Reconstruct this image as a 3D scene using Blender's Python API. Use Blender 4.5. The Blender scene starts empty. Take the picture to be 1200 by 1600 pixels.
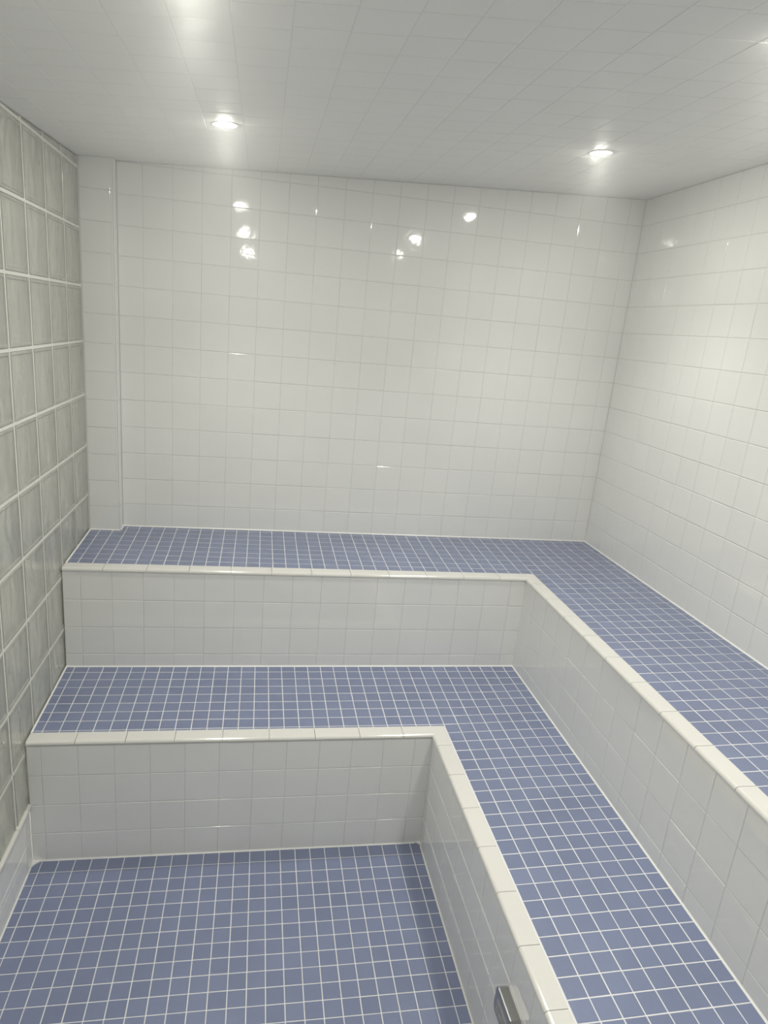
import bpy, bmesh, math, random
from mathutils import Vector, Matrix
random.seed(7)
S = bpy.context.scene
COL = S.collection

# ------------------------------------------------------------------ camera
ZO = 0.8711                      # upper bench top above the floor
CAM = Vector((-1.5718, -2.8557, 0.9041 + ZO))
YAW, PITCH, ROLL, FPX = 0.1825, -0.2805, 0.0890, 1039.82
cy, sy, cp, sp = math.cos(YAW), math.sin(YAW), math.cos(PITCH), math.sin(PITCH)
fw = Vector((sy*cp, cy*cp, sp)); rt = Vector((cy, -sy, 0)); up = rt.cross(fw)
cr, sr = math.cos(ROLL), math.sin(ROLL)
rt, up = cr*rt + sr*up, -sr*rt + cr*up
cd = bpy.data.cameras.new('camera'); cam = bpy.data.objects.new('camera', cd); COL.objects.link(cam)
cam.matrix_world = Matrix(((rt.x, up.x, -fw.x, CAM.x), (rt.y, up.y, -fw.y, CAM.y), (rt.z, up.z, -fw.z, CAM.z), (0, 0, 0, 1)))
cd.sensor_fit = 'VERTICAL'; cd.sensor_height = 24; cd.lens = 24*FPX/1600
cd.shift_x = (600-583.54)/1600; cd.shift_y = (812.58-800)/1600
cd.clip_start = .02
S.camera = cam

# ------------------------------------------------------------------ world, view, lamp strength
S.view_settings.view_transform = 'Standard'; S.view_settings.look = 'None'
S.view_settings.gamma = 1; S.view_settings.use_curve_mapping = False
S.view_settings.exposure = 0.29
W = bpy.data.worlds.new('world'); S.world = W; W.use_nodes = True
W.node_tree.nodes['Background'].inputs[0].default_value = (.84, .84, .75, 1)
W.node_tree.nodes['Background'].inputs[1].default_value = 1.25
LAMP = 450.0; BEAM = 16.5; BEAM_ANGLE = 112      # emission strength of the downlight lenses

# ------------------------------------------------------------------ dimensions
P = 0.1095                       # white tile pitch
XG, YP, XI = -2.2503, -0.058, -2.1291
D1, E1, D2, E2 = 0.4777, 0.4855, 0.9339, 0.9416
ZU, ZM = ZO, ZO-0.4092
YF = -3.45                       # wall behind the camera
TW = 0.050                       # bench edge trim width
def ceil_z(x, y): return ZO + 1.5167 + 0.0483*x + 0.0014*y - 0.0177*x*y

# ------------------------------------------------------------------ materials
def mat(name):
    m = bpy.data.materials.new(name); m.use_nodes = True
    nt = m.node_tree; b = nt.nodes['Principled BSDF']
    return m, nt, b
def nd(nt, t, **kw):
    n = nt.nodes.new(t)
    for k, v in kw.items(): setattr(n, k, v)
    return n
def lnk(nt, a, b): nt.links.new(a, b)
def tile_mat(name, c, rough, var, rvar=.06, blotch=.0, spec=.5, bump=.04, bscale=30):
    m, nt, b = mat(name)
    g = nd(nt, 'ShaderNodeNewGeometry'); mr = nd(nt, 'ShaderNodeMapRange')
    mr.inputs['To Min'].default_value = 1-var; mr.inputs['To Max'].default_value = 1+var*.6
    lnk(nt, g.outputs['Random Per Island'], mr.inputs['Value'])
    tc = nd(nt, 'ShaderNodeTexCoord')
    n = nd(nt, 'ShaderNodeTexNoise'); n.inputs['Scale'].default_value = 5; n.inputs['Detail'].default_value = 4
    lnk(nt, tc.outputs['Object'], n.inputs['Vector'])
    m2 = nd(nt, 'ShaderNodeMapRange'); m2.inputs['To Min'].default_value = 1-blotch; m2.inputs['To Max'].default_value = 1+blotch
    m2.inputs['From Min'].default_value = .3; m2.inputs['From Max'].default_value = .7
    lnk(nt, n.outputs['Fac'], m2.inputs['Value'])
    mu = nd(nt, 'ShaderNodeMath', operation='MULTIPLY'); lnk(nt, mr.outputs[0], mu.inputs[0]); lnk(nt, m2.outputs[0], mu.inputs[1])
    mx = nd(nt, 'ShaderNodeVectorMath', operation='SCALE'); mx.inputs[0].default_value = c
    lnk(nt, mu.outputs[0], mx.inputs['Scale']); lnk(nt, mx.outputs[0], b.inputs['Base Color'])
    r = nd(nt, 'ShaderNodeMapRange'); r.inputs['To Min'].default_value = max(.02, rough-rvar); r.inputs['To Max'].default_value = rough+rvar
    lnk(nt, g.outputs['Random Per Island'], r.inputs['Value']); lnk(nt, r.outputs[0], b.inputs['Roughness'])
    b.inputs['Specular IOR Level'].default_value = spec
    n2 = nd(nt, 'ShaderNodeTexNoise'); n2.inputs['Scale'].default_value = bscale; n2.inputs['Detail'].default_value = 2
    lnk(nt, tc.outputs['Object'], n2.inputs['Vector'])
    bp = nd(nt, 'ShaderNodeBump'); bp.inputs['Strength'].default_value = bump; bp.inputs['Distance'].default_value = .01
    lnk(nt, n2.outputs['Fac'], bp.inputs['Height']); lnk(nt, bp.outputs[0], b.inputs['Normal'])
    return m
def flat_mat(name, c, rough=.5, metal=0, noise=.04, bump=.0):
    m, nt, b = mat(name)
    tc = nd(nt, 'ShaderNodeTexCoord'); n = nd(nt, 'ShaderNodeTexNoise'); n.inputs['Scale'].default_value = 14
    lnk(nt, tc.outputs['Object'], n.inputs['Vector'])
    mr = nd(nt, 'ShaderNodeMapRange'); mr.inputs['To Min'].default_value = 1-noise; mr.inputs['To Max'].default_value = 1+noise
    lnk(nt, n.outputs['Fac'], mr.inputs['Value'])
    mx = nd(nt, 'ShaderNodeVectorMath', operation='SCALE'); mx.inputs[0].default_value = c
    lnk(nt, mr.outputs[0], mx.inputs['Scale']); lnk(nt, mx.outputs[0], b.inputs['Base Color'])
    b.inputs['Roughness'].default_value = rough; b.inputs['Metallic'].default_value = metal
    return m
M_white = tile_mat('white glazed tile', (.86, .86, .84), .055, .010, .015, .012, .8, .07, 14)
M_ceil = tile_mat('white ceiling tile', (.88, .88, .85), .52, .010, .04, .010, .3, .05, 22)
M_blue = tile_mat('blue mosaic tile', (.188, .220, .345), .28, .045, .05, .05, .5, .10, 60)
M_trim = tile_mat('cream bullnose tile', (.71, .70, .665), .14, .015, .03, .01, .5, .03, 20)
M_gw = flat_mat('pale wall grout', (.66, .66, .64), .6)
M_gc = flat_mat('pale ceiling grout', (.80, .80, .77), .6)
M_gb = flat_mat('white floor grout', (.75, .75, .76), .30)
M_caulk = flat_mat('white silicone bead', (.86, .86, .84), .35)
M_mortar = flat_mat('glass block mortar', (.78, .78, .73), .6)
M_plaster = flat_mat('white backing', (.75, .75, .73), .7)
M_metal = flat_mat('satin grey metal', (.42, .42, .415), .34, 1)
M_ring = flat_mat('white lamp ring', (.85, .85, .84), .35)

def glass_mat():
    m, nt, b = mat('wavy glass block')
    b.inputs['Base Color'].default_value = (.60, .62, .55, 1)
    b.inputs['Roughness'].default_value = .16
    b.inputs['IOR'].default_value = 1.45
    b.inputs['Transmission Weight'].default_value = .45
    tc = nd(nt, 'ShaderNodeTexCoord'); gm = nd(nt, 'ShaderNodeNewGeometry')
    mp = nd(nt, 'ShaderNodeMapping'); mp.inputs['Scale'].default_value = (1, 1, .5)
    oi = nd(nt, 'ShaderNodeObjectInfo')
    ad = nd(nt, 'ShaderNodeVectorMath', operation='ADD'); lnk(nt, tc.outputs['Object'], ad.inputs[0])
    sc = nd(nt, 'ShaderNodeMath', operation='MULTIPLY'); sc.inputs[1].default_value = 9.0
    lnk(nt, oi.outputs['Random'], sc.inputs[0]); lnk(nt, sc.outputs[0], ad.inputs[1])
    lnk(nt, ad.outputs[0], mp.inputs['Vector'])
    n = nd(nt, 'ShaderNodeTexNoise'); n.inputs['Scale'].default_value = 15; n.inputs['Detail'].default_value = 2.2
    n.inputs['Distortion'].default_value = 1.0
    lnk(nt, mp.outputs[0], n.inputs['Vector'])
    bp = nd(nt, 'ShaderNodeBump'); bp.inputs['Strength'].default_value = .40; bp.inputs['Distance'].default_value = .012
    lnk(nt, n.outputs['Fac'], bp.inputs['Height']); lnk(nt, bp.outputs[0], b.inputs['Normal'])
    cr_ = nd(nt, 'ShaderNodeMapRange'); cr_.inputs['To Min'].default_value = .91; cr_.inputs['To Max'].default_value = 1.08
    cr_.inputs['From Min'].default_value = .3; cr_.inputs['From Max'].default_value = .7
    lnk(nt, n.outputs['Fac'], cr_.inputs['Value'])
    mx = nd(nt, 'ShaderNodeVectorMath', operation='SCALE'); mx.inputs[0].default_value = (.60, .605, .55)
    lnk(nt, cr_.outputs[0], mx.inputs['Scale']); lnk(nt, mx.outputs[0], b.inputs['Base Color'])
    return m
M_glass = glass_mat()
def lamp_mat():
    m = bpy.data.materials.new('lamp lens'); m.use_nodes = True; nt = m.node_tree
    nt.nodes.clear(); o = nd(nt, 'ShaderNodeOutputMaterial'); e = nd(nt, 'ShaderNodeEmission')
    e.inputs[0].default_value = (1, .98, .875, 1); e.inputs[1].default_value = LAMP
    lnk(nt, e.outputs[0], o.inputs[0]); return m
M_lamp = lamp_mat()

# ------------------------------------------------------------------ mesh helpers
def make(name, V, F, mats, idx=None, parent=None, smooth=False):
    me = bpy.data.meshes.new(name); me.from_pydata([tuple(v) for v in V], [], F)
    for m in mats: me.materials.append(m)
    if idx: me.polygons.foreach_set('material_index', idx)
    if smooth: me.polygons.foreach_set('use_smooth', [True]*len(me.polygons))
    me.update()
    bm = bmesh.new(); bm.from_mesh(me); bmesh.ops.recalc_face_normals(bm, faces=bm.faces) if False else None
    bm.free()
    o = bpy.data.objects.new(name, me); COL.objects.link(o)
    if parent: o.parent = parent
    return o
class MB:
    def __init__(s): s.V, s.F, s.I = [], [], []
    def face(s, ids, m=0): s.F.append(ids); s.I.append(m)
    def box(s, a, b, m=0, f=None):
        n = len(s.V)
        for x in (a[0], b[0]):
            for y in (a[1], b[1]):
                for z in (a[2], b[2]):
                    v = Vector((x, y, z)); s.V.append(f(v) if f else v)
        for q in ((0, 1, 3, 2), (4, 6, 7, 5), (0, 4, 5, 1), (2, 3, 7, 6), (0, 2, 6, 4), (1, 5, 7, 3)):
            s.face([n+i for i in q], m)
    def tile(s, fr, u0, u1, v0, v1, depth, bev, m=0, jit=.0003, tilt=.0012, zf=None):
        """one glazed tile: side walls, two bevel steps and a slightly tilted face"""
        O, U, Vv, N = fr
        w, h = u1-u0, v1-v0
        if w < .004 or h < .004: return
        bev = min(bev, w*.3, h*.3)
        off = random.uniform(-jit, jit*.6); ta = random.gauss(0, tilt); tb = random.gauss(0, tilt)
        n = len(s.V); uc, vc = (u0+u1)/2, (v0+v1)/2
        for ins, z in ((0, -depth), (0, -bev*.8), (bev*.35, -bev*.28), (bev, 0)):
            for u, v in ((u0+ins, v0+ins), (u1-ins, v0+ins), (u1-ins, v1-ins), (u0+ins, v1-ins)):
                zz = z + (0 if z == -depth else off + ta*(u-uc) + tb*(v-vc))
                p = O + U*u + Vv*v + N*zz
                s.V.append(zf(p) if zf else p)
        for k in range(3):
            for i in range(4):
                j = (i+1) % 4
                s.face([n+4*k+i, n+4*k+j, n+4*k+4+j, n+4*k+4+i], m)
        s.face([n+12, n+13, n+14, n+15], m)
    def build(s, name, mats, parent=None, smooth=False): return make(name, s.V, s.F, mats, s.I, parent, smooth)
def lat(p0, pitch, lo, hi, jit=.0):
    """lattice lines p0 + k*pitch inside (lo, hi), with the two ends"""
    k = math.ceil((lo-p0)/pitch - 1e-6); out = [lo]
    while p0 + k*pitch < hi - 1e-6:
        x = p0 + k*pitch + random.uniform(-jit, jit)
        if x > lo + .004 and x < hi - .004: out.append(x)
        k += 1
    return out + [hi]
def field(mb, fr, us, vs, gap, depth, bev, clip=None, m=0, zf=None, jit=.0003, tilt=.0012, lj=.0004):
    g = gap/2; gu = g if bev < .0015 else g*.7
    for i in range(len(us)-1):
        for j in range(len(vs)-1):
            a = [us[i], us[i+1], vs[j], vs[j+1]]
            for r in (clip(*a) if clip else [a]):
                u0, u1, v0, v1 = r
                q = [random.uniform(-lj, lj) for _ in range(4)]
                mb.tile(fr, u0+gu+q[0]*.5, u1-gu+q[1]*.5, v0+g+q[2]*.5, v1-g+q[3]*.5, depth, bev, m, jit, tilt, zf)
def prop(o, label=None, cat=None, group=None, kind=None):
    if label: o['label'] = label
    if cat: o['category'] = cat
    if group: o['group'] = group
    if kind: o['kind'] = kind
    return o
def empty(name, loc):
    o = bpy.data.objects.new(name, None); o.location = loc; o.empty_display_size = .1; COL.objects.link(o); return o
def adopt(child, root):
    child.parent = root; child.matrix_parent_inverse = Matrix.Translation(-root.location)
    return child
X, Y, Z = Vector((1, 0, 0)), Vector((0, 1, 0)), Vector((0, 0, 1))
GD = .0012      # grout lies this far behind the tile faces

# ------------------------------------------------------------------ ceiling
def on_ceiling(p): return Vector((p.x, p.y, ceil_z(p.x, p.y) - p.z))      # p.z = depth below/above the ceiling face
mb = MB()
def cslab(v): return Vector((v.x, v.y, ceil_z(v.x, v.y) + v.z))
NX = 30                          # backing slab, subdivided because the fall of the ceiling is slightly twisted
for lev in (.0007, .12):
    for i in range(NX+1):
        for j in range(NX+1):
            mb.V.append(cslab(Vector((XG-.10 + (.22-XG)*i/NX, YF-.12 + (.24-YF)*j/NX, lev))))
for i in range(NX):
    for j in range(NX):
        a = i*(NX+1)+j; b = a+(NX+1)**2
        mb.face([a, a+1, a+NX+2, a+NX+1], 1); mb.face([b, b+NX+1, b+NX+2, b+1], 1)
n2 = (NX+1)**2
rim = [i*(NX+1) for i in range(NX+1)] + [NX*(NX+1)+j for j in range(1, NX+1)] + [i*(NX+1)+NX for i in range(NX-1, -1, -1)] + [j for j in range(NX-1, 0, -1)]
for k in range(len(rim)): mb.face([rim[k], rim[(k+1) % len(rim)], rim[(k+1) % len(rim)]+n2, rim[k]+n2], 1)
xs = lat(-1.5405, .1047, XG, 0)
for i in range(len(xs)-1):
    ys = lat(-1.043 + random.uniform(-.012, .012), .1060, YF, 0, .0008)
    field(mb, (Vector((0, 0, ZO)), X, Y, -Z), [xs[i], xs[i+1]], ys, .0013, .004, .0010, tilt=.0014, jit=.0002,
          zf=lambda p: Vector((p.x, p.y, ceil_z(p.x, p.y) + (p.z-ZO))))
prop(mb.build('ceiling', [M_ceil, M_gc]), kind='structure')

# ------------------------------------------------------------------ walls
jz0 = ZU + .90*P
def wall_lines(lo, hi): return lat(jz0, P, lo, hi)
def cap(p):       # keep a wall's top edge just under the sloping ceiling
    z = ceil_z(p.x, p.y) - .0005
    return Vector((p.x, p.y, min(p.z, z)))
mb = MB()
ZT = ZO + 1.5241
mb.box((XI+.0, GD, 0), (.12, .10, ZT+.0), 1, cap)
mb.box((XG-.10, YP+GD, 0), (XI-GD, .10, ZT), 1, cap)
field(mb, (Vector((0, 0, 0)), X, Z, -Y), lat(-.6023*P, P, XI, .0015), wall_lines(ZU-.02, ZT), .0017, .004, .0016, zf=cap)
field(mb, (Vector((0, YP, 0)), X, Z, -Y), [XG+.001, XI-.0108], wall_lines(ZU-.02, ZT), .0017, .004, .0016, zf=cap)
# bullnose column on the pilaster edge and its narrow return
for a, b in zip(wall_lines(ZU-.02, ZT)[:-1], wall_lines(ZU-.02, ZT)[1:]):
    n = len(mb.V); pr = [(XI-.0100, YP+.004), (XI-.0100, YP), (XI-.005, YP+.0008), (XI-.0015, YP+.0035), (XI, YP+.009), (XI, -.0005)]
    for z in (a+.0008, b-.0008):
        for x, y in pr: mb.V.append(cap(Vector((x, y, z))))
    for k in range(5): mb.face([n+k, n+k+1, n+7+k, n+6+k], 0)
prop(mb.build('wall_back', [M_white, M_gw]), kind='structure')

mb = MB()
mb.box((GD, YF-.1, 0), (.10, GD-.0005, ZT+.12), 1, cap)
field(mb, (Vector((0, 0, 0)), -Y, Z, -X), lat(.7055, P, .0, -YF), wall_lines(ZU-.02, ZT+.12), .0017, .004, .0016, zf=cap, tilt=.002)
prop(mb.build('wall_right', [M_white, M_gw]), kind='structure')

mb = MB()     # wall behind the camera
mb.box((XG-.10, YF-.12, 0), (.12, YF-GD, ZT), 1, cap)
field(mb, (Vector((0, YF, 0)), X, Z, Y), lat(-.04, P*2, XG, 0), lat(0.02, P*2, 0, ZT), .0025, .004, .0018, zf=cap)
prop(mb.build('wall_front', [M_white, M_gw]), kind='structure')

# glass block wall
GV, GH, ZL = .203, .1965, ZO-.6618
TH = .085
CURB = ZO-.6466
mb = MB()
def gz(l): return ZL + (10-l)*GV
ncol = int((-YF + YP)/GH) + 1
HJ, VJ = .0092, .0088
FACE = XG - .0015
for l in range(0, 10):
    for k in range(ncol+1):
        ya, yb = max(YF, YP-(k+1)*GH), YP-k*GH
        if ya >= yb: continue
        if gz(l)-HJ/2 > ceil_z(XG, ya)-.002: continue
        mb.box((XG-TH, ya, gz(l)-HJ/2), (FACE, yb, gz(l)+HJ/2), 0, cap)
for mcol in range(0, ncol+1):
    y = YP - mcol*GH
    if y < YF+.01: continue
    y1 = min(y+VJ/2, YP)
    mb.box((XG-TH, y-VJ/2, CURB-.02), (FACE-.0008, y1, ZT+.02), 0, cap)
wl = prop(mb.build('wall_left', [M_mortar]), kind='structure')
NG = 8
def block_mesh(y0, y1, z0, z1, nm='glass_block', yo=0, zo=0):
    """cast glass block: raised rim, shallow recessed wavy face, rounded edge"""
    mb = MB(); w, h = y1-y0, z1-z0
    rings = [(0, -TH+.004), (0, -.004), (.0012, -.0018), (.0035, -.0005), (.0085, -.0005), (.0125, -.0028), (.020, -.0032)]
    rings = [(min(a, h*.35), b) for a, b in rings]
    for ins, d in rings:
        for y, z in ((y0+ins, z0+ins), (y1-ins, z0+ins), (y1-ins, z1-ins), (y0+ins, z1-ins)):
            mb.V.append(Vector((d, y, z)))
    if zo:
        for i, v in enumerate(mb.V):
            c = ceil_z(XG+v.x, yo+v.y) - .0025 - zo
            if v.z > 0: v.z = max(z0+.001, min(v.z, c - rings[i//4][0]))
    for k in range(len(rings)-1):
        for i in range(4):
            j = (i+1) % 4; mb.face([4*k+i, 4*k+j, 4*k+4+j, 4*k+4+i])
    k = 4*(len(rings)-1); mb.face([k, k+1, k+2, k+3]); mb.face([3, 2, 1, 0])
    me = bpy.data.meshes.new(nm); me.from_pydata([tuple(v) for v in mb.V], [], mb.F); me.materials.append(M_glass); me.update()
    return me
def strip_mesh(yc, z0):
    """cut block filling the wedge between the top joint and the ceiling"""
    mb = MB()
    for d, ins in ((-TH+.004, 0), (-.003, 0), (-.0012, .0015)):
        for y, t in ((-bw/2+ins, 0), (bw/2-ins, 0), (bw/2-ins, 1), (-bw/2+ins, 1)):
            mb.V.append(Vector((d, y, ins if not t else max(.0005+ins, ceil_z(XG+d, yc+y)-.0030-z0-ins))))
    for k in range(2):
        for i in range(4):
            j = (i+1) % 4; mb.face([4*k+i, 4*k+j, 4*k+4+j, 4*k+4+i])
    mb.face([8, 9, 10, 11]); mb.face([3, 2, 1, 0])
    me = bpy.data.meshes.new('glass_block'); me.from_pydata([tuple(v) for v in mb.V], [], mb.F); me.materials.append(M_glass); me.update()
    return me
bw, bh = GH-VJ-.0006, GV-HJ-.0006
std = block_mesh(-bw/2, bw/2, -bh/2, bh/2)
far = MB()
for mcol in range(ncol):
    yc = YP - (mcol+.5)*GH
    if yc - bw/2 < YF: continue
    for l in range(-1, 10):
        z0, z1 = gz(l+1)+HJ/2+.0003, gz(l)-HJ/2-.0003
        top = min(ceil_z(XG, yc+bw/2), z1+.01)
        lowtop = ceil_z(XG-TH, yc-bw/2) - .004
        if z0 > ceil_z(XG, yc-bw/2) - (.003 if l == -1 else .012): continue
        if l == -1 and mcol > 6: continue
        full = z1 <= lowtop
        zc = (z0+z1)/2
        if mcol < 8:
            if full: me, loc = std, (XG, yc, zc)
            else: me, loc = (strip_mesh(yc, z0) if l == -1 else block_mesh(-bw/2, bw/2, -(top-z0)/2, (top-z0)/2, yo=yc, zo=(z0+top)/2)), (XG, yc, z0 if l == -1 else (z0+top)/2)
            o = bpy.data.objects.new('glass_block', me); COL.objects.link(o); o.location = loc; o.parent = wl
            if l == -1: o['label'] = 'thin cut strip of glass block under the ceiling'
        else:
            src = std if full else block_mesh(-bw/2, bw/2, -(top-z0)/2, (top-z0)/2, yo=yc, zo=(z0+top)/2)
            n = len(far.V); c = Vector((XG, yc, zc if full else (z0+top)/2))
            for v in src.vertices: far.V.append(v.co + c)
            for p in src.polygons: far.face([n+i for i in p.vertices])
o = far.build('glass_block', [M_glass], wl); o['kind'] = 'stuff'; o['label'] = 'rest of the glass blocks further along the wall'

# tiled curb under the glass blocks (front run only shows beside the floor)
mb = MB()
mb.box((XG-.10, YF, 0), (XG-GD, -D2-.001, CURB-.022), 1)
field(mb, (Vector((XG, 0, 0)), -Y, Z, X), lat(.98, .1095, D2+.001, -YF), [0, .0977, CURB-.008], .0016, .004, .0016)
# bullnose ledge
ys = lat(-1.05, .1520, YF, -D2-.001)
for a, b in zip(ys[:-1], ys[1:]):
    n = len(mb.V)
    pr = [(XG-.006, CURB-.014), (XG-.006, CURB), (XG+.004, CURB-.0002), (XG+.0078, CURB-.0025), (XG+.009, CURB-.0065), (XG+.0085, CURB-.011), (XG-.001, CURB-.012)]
    for y in (a+.0007, b-.0007):
        for x, z in pr: mb.V.append(Vector((x, y, z)))
    k = len(pr)
    for i in range(k):
        j = (i+1) % k; mb.face([n+i, n+j, n+k+j, n+k+i], 2)
    mb.face([n+i for i in range(k)][::-1], 2); mb.face([n+k+i for i in range(k)], 2)
prop(mb.build('trim_1', [M_white, M_gw, M_trim]), kind='structure')

# ------------------------------------------------------------------ floor
mb = MB()
mb.box((XG-.1, YF-.12, -.10), (.12, .10, -GD), 1)
field(mb, (Vector((0, 0, 0)), X, Y, Z), lat(-2.2202, .0517, XG+.0005, -E2), lat(-.9855, .0503, YF, -D2), .0030, .004, .0009,
      tilt=.0030, jit=.0002)
prop(mb.build('floor', [M_blue, M_gb]), kind='structure')

# rounded mortar fillets in the two floor corners beside the bench
def fillet(cx, cyy, sx, R=.030, H=.004):
    mb = MB(); n = 9; top = []; 
    pts = [(cx, cyy)] + [(cx + sx*R - sx*R*math.sin(t*math.pi/2/n), cyy - R + R*math.cos(t*math.pi/2/n)) for t in range(n+1)]
    for z in (-.0005, H):
        for x, y in pts: mb.V.append(Vector((x, y, z)))
    m = len(pts)
    mb.face(list(range(m, 2*m)))
    for i in range(m): mb.face([i, (i+1) % m, m+(i+1) % m, m+i])
    return mb
mb = fillet(XG, -D2, 1, .048); o = fillet(-E2, -D2, -1, .026)
n = len(mb.V); mb.V += o.V
for f in o.F: mb.face([n+i for i in f])
prop(mb.build('trim_2', [M_caulk]), kind='structure')

# ------------------------------------------------------------------ benches
def bench(name, label, cat, Dw, Ew, Do, Eo, ztop, zbot, s1, b1, ulat, vlat, rz, rx, ry, tj_x, tj_y, prev):
    """L-shaped tiled bench. Do/Eo: distance of its front from the back and right wall, Dw/Ew: where the surface starts"""
    root = empty(name, (-(Ew+Eo)/2, -(Dw+Do)/2, 0)); prop(root, label, cat)
    x1, y1 = -Ew, -Dw
    xt, yt = -Eo+TW, -Do+TW
    Y0 = YF+.002; X0 = XG+.0015
    def slope(p):
        t = max(0, min((-Dw-p.y)/(Do-TW-Dw), 1e9), 0)
        t2 = max(0, (-Ew-p.x)/(Eo-TW-Ew))
        t = max(0, (-Dw-p.y)/(Do-TW-Dw))
        return Vector((p.x, p.y, p.z + s1*min(t, t2, 1.0)))
    # surface
    mb = MB()
    def clip(u0, u1, v0, v1):
        u0, u1 = max(u0, X0), min(u1, x1-.001); v1 = min(v1, y1-.001)
        out = []
        if u0 >= xt: out = [(u0, u1, v0, v1)]
        elif u1 <= xt: out = [(u0, u1, max(v0, yt), v1)]
        else: out = [(xt, u1, v0, min(v1, yt)), (u0, u1, max(v0, yt), v1)] if v0 < yt else [(u0, u1, v0, v1)]
        out = [r for r in out if r[1]-r[0] > .006 and r[3]-r[2] > .006]
        # leave the pilaster free
        res = []
        for r in out:
            if Dw == 0 and r[3] > YP and r[0] < XI:
                if r[2] < YP-.006: res.append((r[0], r[1], r[2], YP-.001))
                if r[1] > XI+.006: res.append((XI+.001, r[1], max(r[2], YP-.001), r[3]))
            else: res.append(r)
        return res
    field(mb, (Vector((0, 0, ztop)), X, Y, Z), lat(ulat[0], ulat[1], X0, x1), lat(vlat[0], vlat[1], Y0, y1), .0028, .004, .0009,
          clip=clip, zf=slope, tilt=.0032, jit=.0002)
    # grout bed, split so that it follows the fall of the surface
    def bed(xa, xb, ya, yb):
        nx = max(1, int((xb-xa)/.06)); ny = max(1, int((yb-ya)/.06)); n = len(mb.V)
        for i in range(nx+1):
            for j in range(ny+1):
                mb.V.append(slope(Vector((xa+(xb-xa)*i/nx, ya+(yb-ya)*j/ny, ztop-GD*.6))))
        for i in range(nx):
            for j in range(ny):
                a = n+i*(ny+1)+j; mb.face([a, a+ny+1, a+ny+2, a+1], 1)
    if Dw == 0:
        bed(X0, XI, yt, YP-.001); bed(XI, x1, yt, y1-.0005)
    else: bed(X0, x1-.0005, yt, y1-.0005)
    bed(xt, x1-.0005, Y0, yt)
    adopt(mb.build('seat', [M_blue, M_gb]), root)
    # risers
    zr = ztop + b1
    jz = rz
    mb = MB()
    mb.box((X0, -Do+GD, zbot+.001), (-Eo+.0, yt+.02, ztop-.02), 1)
    field(mb, (Vector((0, -Do, 0)), X, Z, -Y), lat(rx, P, X0, -Eo+.0018), lat(jz, P, zbot, zr), .0017, .004, .0016)
    adopt(mb.build('riser', [M_white, M_gw]), root)
    mb = MB()
    mb.box((-Eo+GD, Y0, zbot+.001), (xt+.02, yt+.02, ztop-.02), 1)
    field(mb, (Vector((-Eo, 0, 0)), -Y, Z, -X), lat(ry, P, Do-.0018, -Y0), lat(jz, P, zbot, zr), .0017, .004, .0016, tilt=.002)
    adopt(mb.build('riser', [M_white, M_gw]), root)
    # bullnose edge trim: a profile swept along the front, cut at the joints
    zt = ztop + s1 + .0025; zb = ztop + b1
    r = .0095; OH = .0035
    prof = [(TW, zt-.014), (TW, zt-.0015), (TW-.0012, zt)]       # distance behind the riser face, height
    for t in range(0, 7):
        a = t/6*math.pi/2; prof.append((-OH + r - r*math.sin(a), zt - r + r*math.cos(a)))
    prof += [(-OH, zb+.0012), (-OH+.0012, zb), (.004, zb), (.004, zt-.014)]
    mb = MB()
    def piece(path):
        """path: list of (x, y, nx, ny) where (nx,ny) points from riser face into the bench"""
        n = len(mb.V); k = len(prof)
        for (px, py, nx, ny) in path:
            for d, z in prof: mb.V.append(Vector((px+nx*d, py+ny*d, z)))
        for s in range(len(path)-1):
            for i in range(k):
                j = (i+1) % k; mb.face([n+s*k+i, n+s*k+j, n+(s+1)*k+j, n+(s+1)*k+i])
        mb.face([n+i for i in range(k)][::-1]); mb.face([n+(len(path)-1)*k+i for i in range(k)])
    g = .0008
    xs = [x for x in lat(tj_x, .1512, X0, -Eo) if x < -Eo-.03]
    for a, b in zip(xs[:-1], xs[1:]): piece([(a+g, -Do, 0, 1), (b-g, -Do, 0, 1)])
    ys = [y for y in lat(tj_y, .1508, Y0, -Do) if y < -Do-.0]
    piece([(xs[-1]+g, -Do, 0, 1), (-Eo, -Do, 1, 1), (-Eo, ys[-1]+g, 1, 0)])
    for a, b in zip(ys[:-1], ys[1:]): piece([(-Eo, a+g, 1, 0), (-Eo, b-g, 1, 0)])
    adopt(mb.build('edge_trim', [M_trim]), root)
    # grout core under the trim joints
    # silicone bead where the surface meets the walls / the riser behind
    mb = MB()
    def bead(a, b, nx, ny):
        n = len(mb.V); R = .0042
        for p in (a, b):
            for d, z in ((0, 0), (0, R), (R*.5, R*.45), (R, 0)):
                mb.V.append(slope(Vector((p[0]+nx*d, p[1]+ny*d, ztop+.0002))) + Vector((0, 0, z)))
        for i in range(4):
            j = (i+1) % 4; mb.face([n+i, n+j, n+4+j, n+4+i])
    if Dw == 0:
        bead((XI, -.0006), (x1, -.0006), 0, -1); bead((X0, YP-.0006), (XI, YP-.0006), 0, -1); bead((XI+.0006, YP), (XI+.0006, 0), 1, 0)
    else: bead((X0, y1-.0006), (x1, y1-.0006), 0, -1)
    bead((x1-.0006, y1), (x1-.0006, Y0), -1, 0)
    for k in range(8):
        ya, yb = y1 + (yt-y1)*k/8 - (YP*-1 if Dw == 0 and k == 0 else 0)*1.0, y1 + (yt-y1)*(k+1)/8
        if Dw == 0 and ya > YP: ya = YP
        if yb < ya: bead((X0+.0002, ya), (X0+.0002, yb), 1, 0)
    adopt(mb.build('silicone_bead', [M_caulk]), root)
    return root
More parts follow.
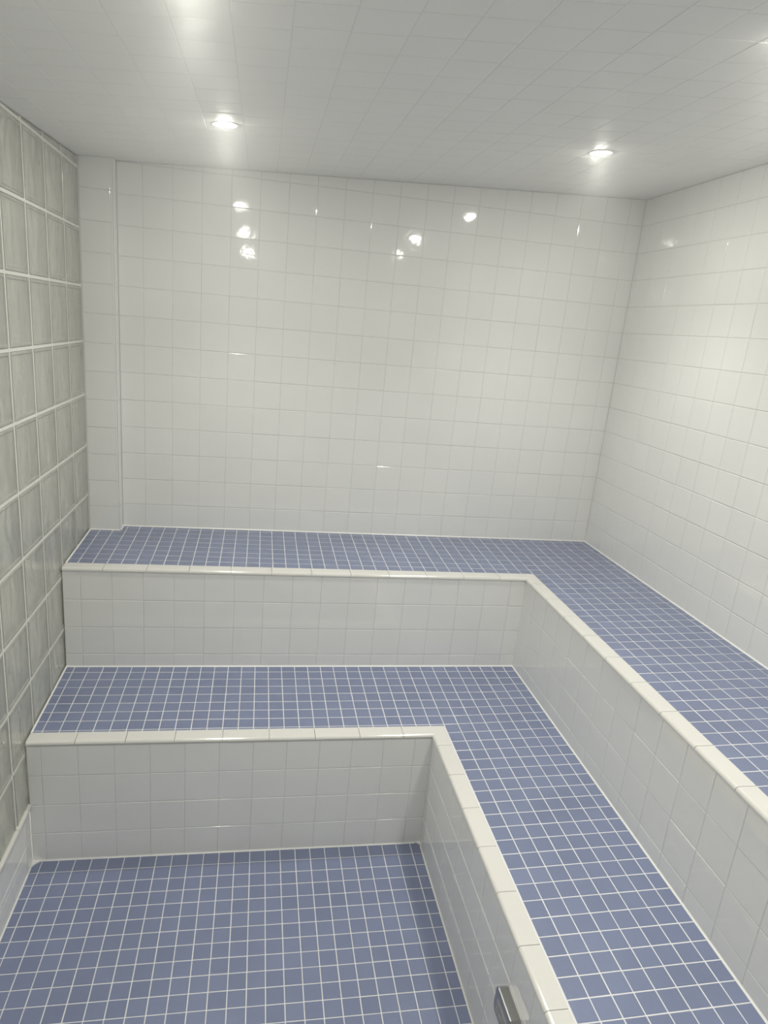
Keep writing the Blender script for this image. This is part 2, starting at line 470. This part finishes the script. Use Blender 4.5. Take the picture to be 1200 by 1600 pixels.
bench('tiled_bench', 'upper L-shaped bench along the back and right walls, blue mosaic seat with cream edge', 'bench',
      0, 0, D1, E1, ZU, ZM, -.0150, -.0253, (-2.1071, .05068), (-.0250, .0505),
      ZM+.48*P, -E1-.5564*P, 1.02, -1.0506, -1.4373-.005, None)
bench('tiled_bench', 'lower L-shaped tiled bench beside the sunken floor, blue mosaic seat, glossy white riser', 'bench',
      D1, E1, D2, E2, ZM, 0, -.0124, -.0214, (-.5290, .05115), (-.5187, .0505),
      .1068, -E2-.5585*P, 1.30, -1.0462, -1.4496, None)
# bead where the lowest riser meets the floor
mb = MB()
for a, b, nx, ny in (((XG+.03, -D2), (-E2-.02, -D2), 0, -1), ((-E2, -D2-.02), (-E2, YF+.002), -1, 0), ((XG, -D2-.03), (XG, YF+.002), 1, 0)):
    n = len(mb.V)
    for p in (a, b):
        for d, z in ((.0, 0.0004), (.0, .005), (.002, .002), (.004, 0.0004)): mb.V.append(Vector((p[0]+nx*(d+.0006), p[1]+ny*(d+.0006), z)))
    for i in range(4):
        j = (i+1) % 4; mb.face([n+i, n+j, n+4+j, n+4+i])
prop(mb.build('trim_3', [M_caulk]), kind='structure')

# ------------------------------------------------------------------ downlights
def lathe(prof, seg=40):
    mb = MB(); k = len(prof)
    for s in range(seg):
        a = 2*math.pi*s/seg
        for r, z in prof: mb.V.append(Vector((r*math.cos(a), r*math.sin(a), z)))
    for s in range(seg):
        t = (s+1) % seg
        for i in range(k-1):
            mb.face([s*k+i, s*k+i+1, t*k+i+1, t*k+i])
    return mb
def downlight(x, y, label):
    z = ceil_z(x, y)
    root = empty('recessed_light', (x, y, z)); prop(root, label, 'ceiling light', 'round ceiling downlights')
    nrm = Vector((-.0573, -.02, 1)).normalized()
    root.rotation_euler = Vector((0, 0, 1)).rotation_difference(nrm).to_euler()
    lathe([(.0272, .001), (.0272, -.0006), (.029, -.0012), (.036, -.0011), (.0395, -.0004), (.0400, .001)]).build('trim_ring', [M_ring], root, True)
    dome = [(max(.0003, .0265*math.sin(t)), -.0050*math.cos(t)+.0005) for t in [i/10*math.pi/2 for i in range(11)]]
    lathe(dome).build('lamp_lens', [M_lamp], root, True)
    ld = bpy.data.lights.new('downlight_beam', 'SPOT'); lo = bpy.data.objects.new('downlight_beam', ld); COL.objects.link(lo)
    lo.parent = root; lo.location = (0, 0, -.034)
    ld.energy = BEAM; ld.spot_size = math.radians(BEAM_ANGLE); ld.spot_blend = 1; ld.shadow_soft_size = .022
    ld.color = (1, .983, .91)
    return root
downlight(-1.697, -.712, 'small round white ceiling downlight nearer the glass block wall, glowing')
downlight(-.562, -.693, 'small round white ceiling downlight over the right bench, glowing')
downlight(-1.702, -1.610, 'round ceiling downlight just above the top edge of the picture')
downlight(-.640, -1.605, 'round ceiling downlight beyond the upper right edge of the picture')
downlight(-1.702, -2.520, 'round ceiling downlight above the photographer, glass block side')
downlight(-.562, -2.520, 'round ceiling downlight above the photographer, bench side')

# ------------------------------------------------------------------ steam outlet on the lower riser
root = empty('steam_outlet', (-E2, -1.774, ZO-.598))
prop(root, 'small grey metal outlet cover on the lower bench riser, near the camera', 'steam outlet')
def plate(hw, hh, ch, x0, x1, bev):
    """chamfered-corner plate in the yz plane, from x0 (wall) out to x1"""
    def ring(i, x):
        a, b, c = hw-i, hh-i, max(.001, ch-i*.5)
        return [Vector((x, y, z)) for y, z in ((-a+c, -b), (a-c, -b), (a, -b+c), (a, b-c), (a-c, b), (-a+c, b), (-a, b-c), (-a, -b+c))]
    mb = MB(); mb.V = ring(0, x0) + ring(0, x1+bev) + ring(bev*.3, x1+bev*.3) + ring(bev, x1)
    for k in range(3):
        for i in range(8):
            j = (i+1) % 8; mb.face([8*k+i, 8*k+j, 8*k+8+j, 8*k+8+i])
    mb.face(list(range(24, 32))); mb.face(list(range(8))[::-1])
    return mb
plate(.050, .036, .010, -.0006, -.026, .004).build('cover', [M_metal], root)
mb = MB()
for k in range(4):
    z = -.020 + k*.010
    mb.box((-.0275, -.030, z-.0016), (-.0262, .030, z+.0016))
mb.build('grille', [M_metal], root)

# ------------------------------------------------------------------ thin steam in the room
m = bpy.data.materials.new('thin steam'); m.use_nodes = True; nt = m.node_tree; nt.nodes.clear()
o_ = nd(nt, 'ShaderNodeOutputMaterial'); v_ = nd(nt, 'ShaderNodeVolumeScatter')
v_.inputs['Color'].default_value = (1, 1, .98, 1); v_.inputs['Density'].default_value = .06; v_.inputs['Anisotropy'].default_value = .55
lnk(nt, v_.outputs[0], o_.inputs['Volume'])
mb = MB(); mb.box((XG-.6, YF-.5, -.5), (.5, .5, 3.0))
prop(mb.build('steam', [m]), 'thin pale steam filling the whole tiled room', 'steam', kind='stuff')
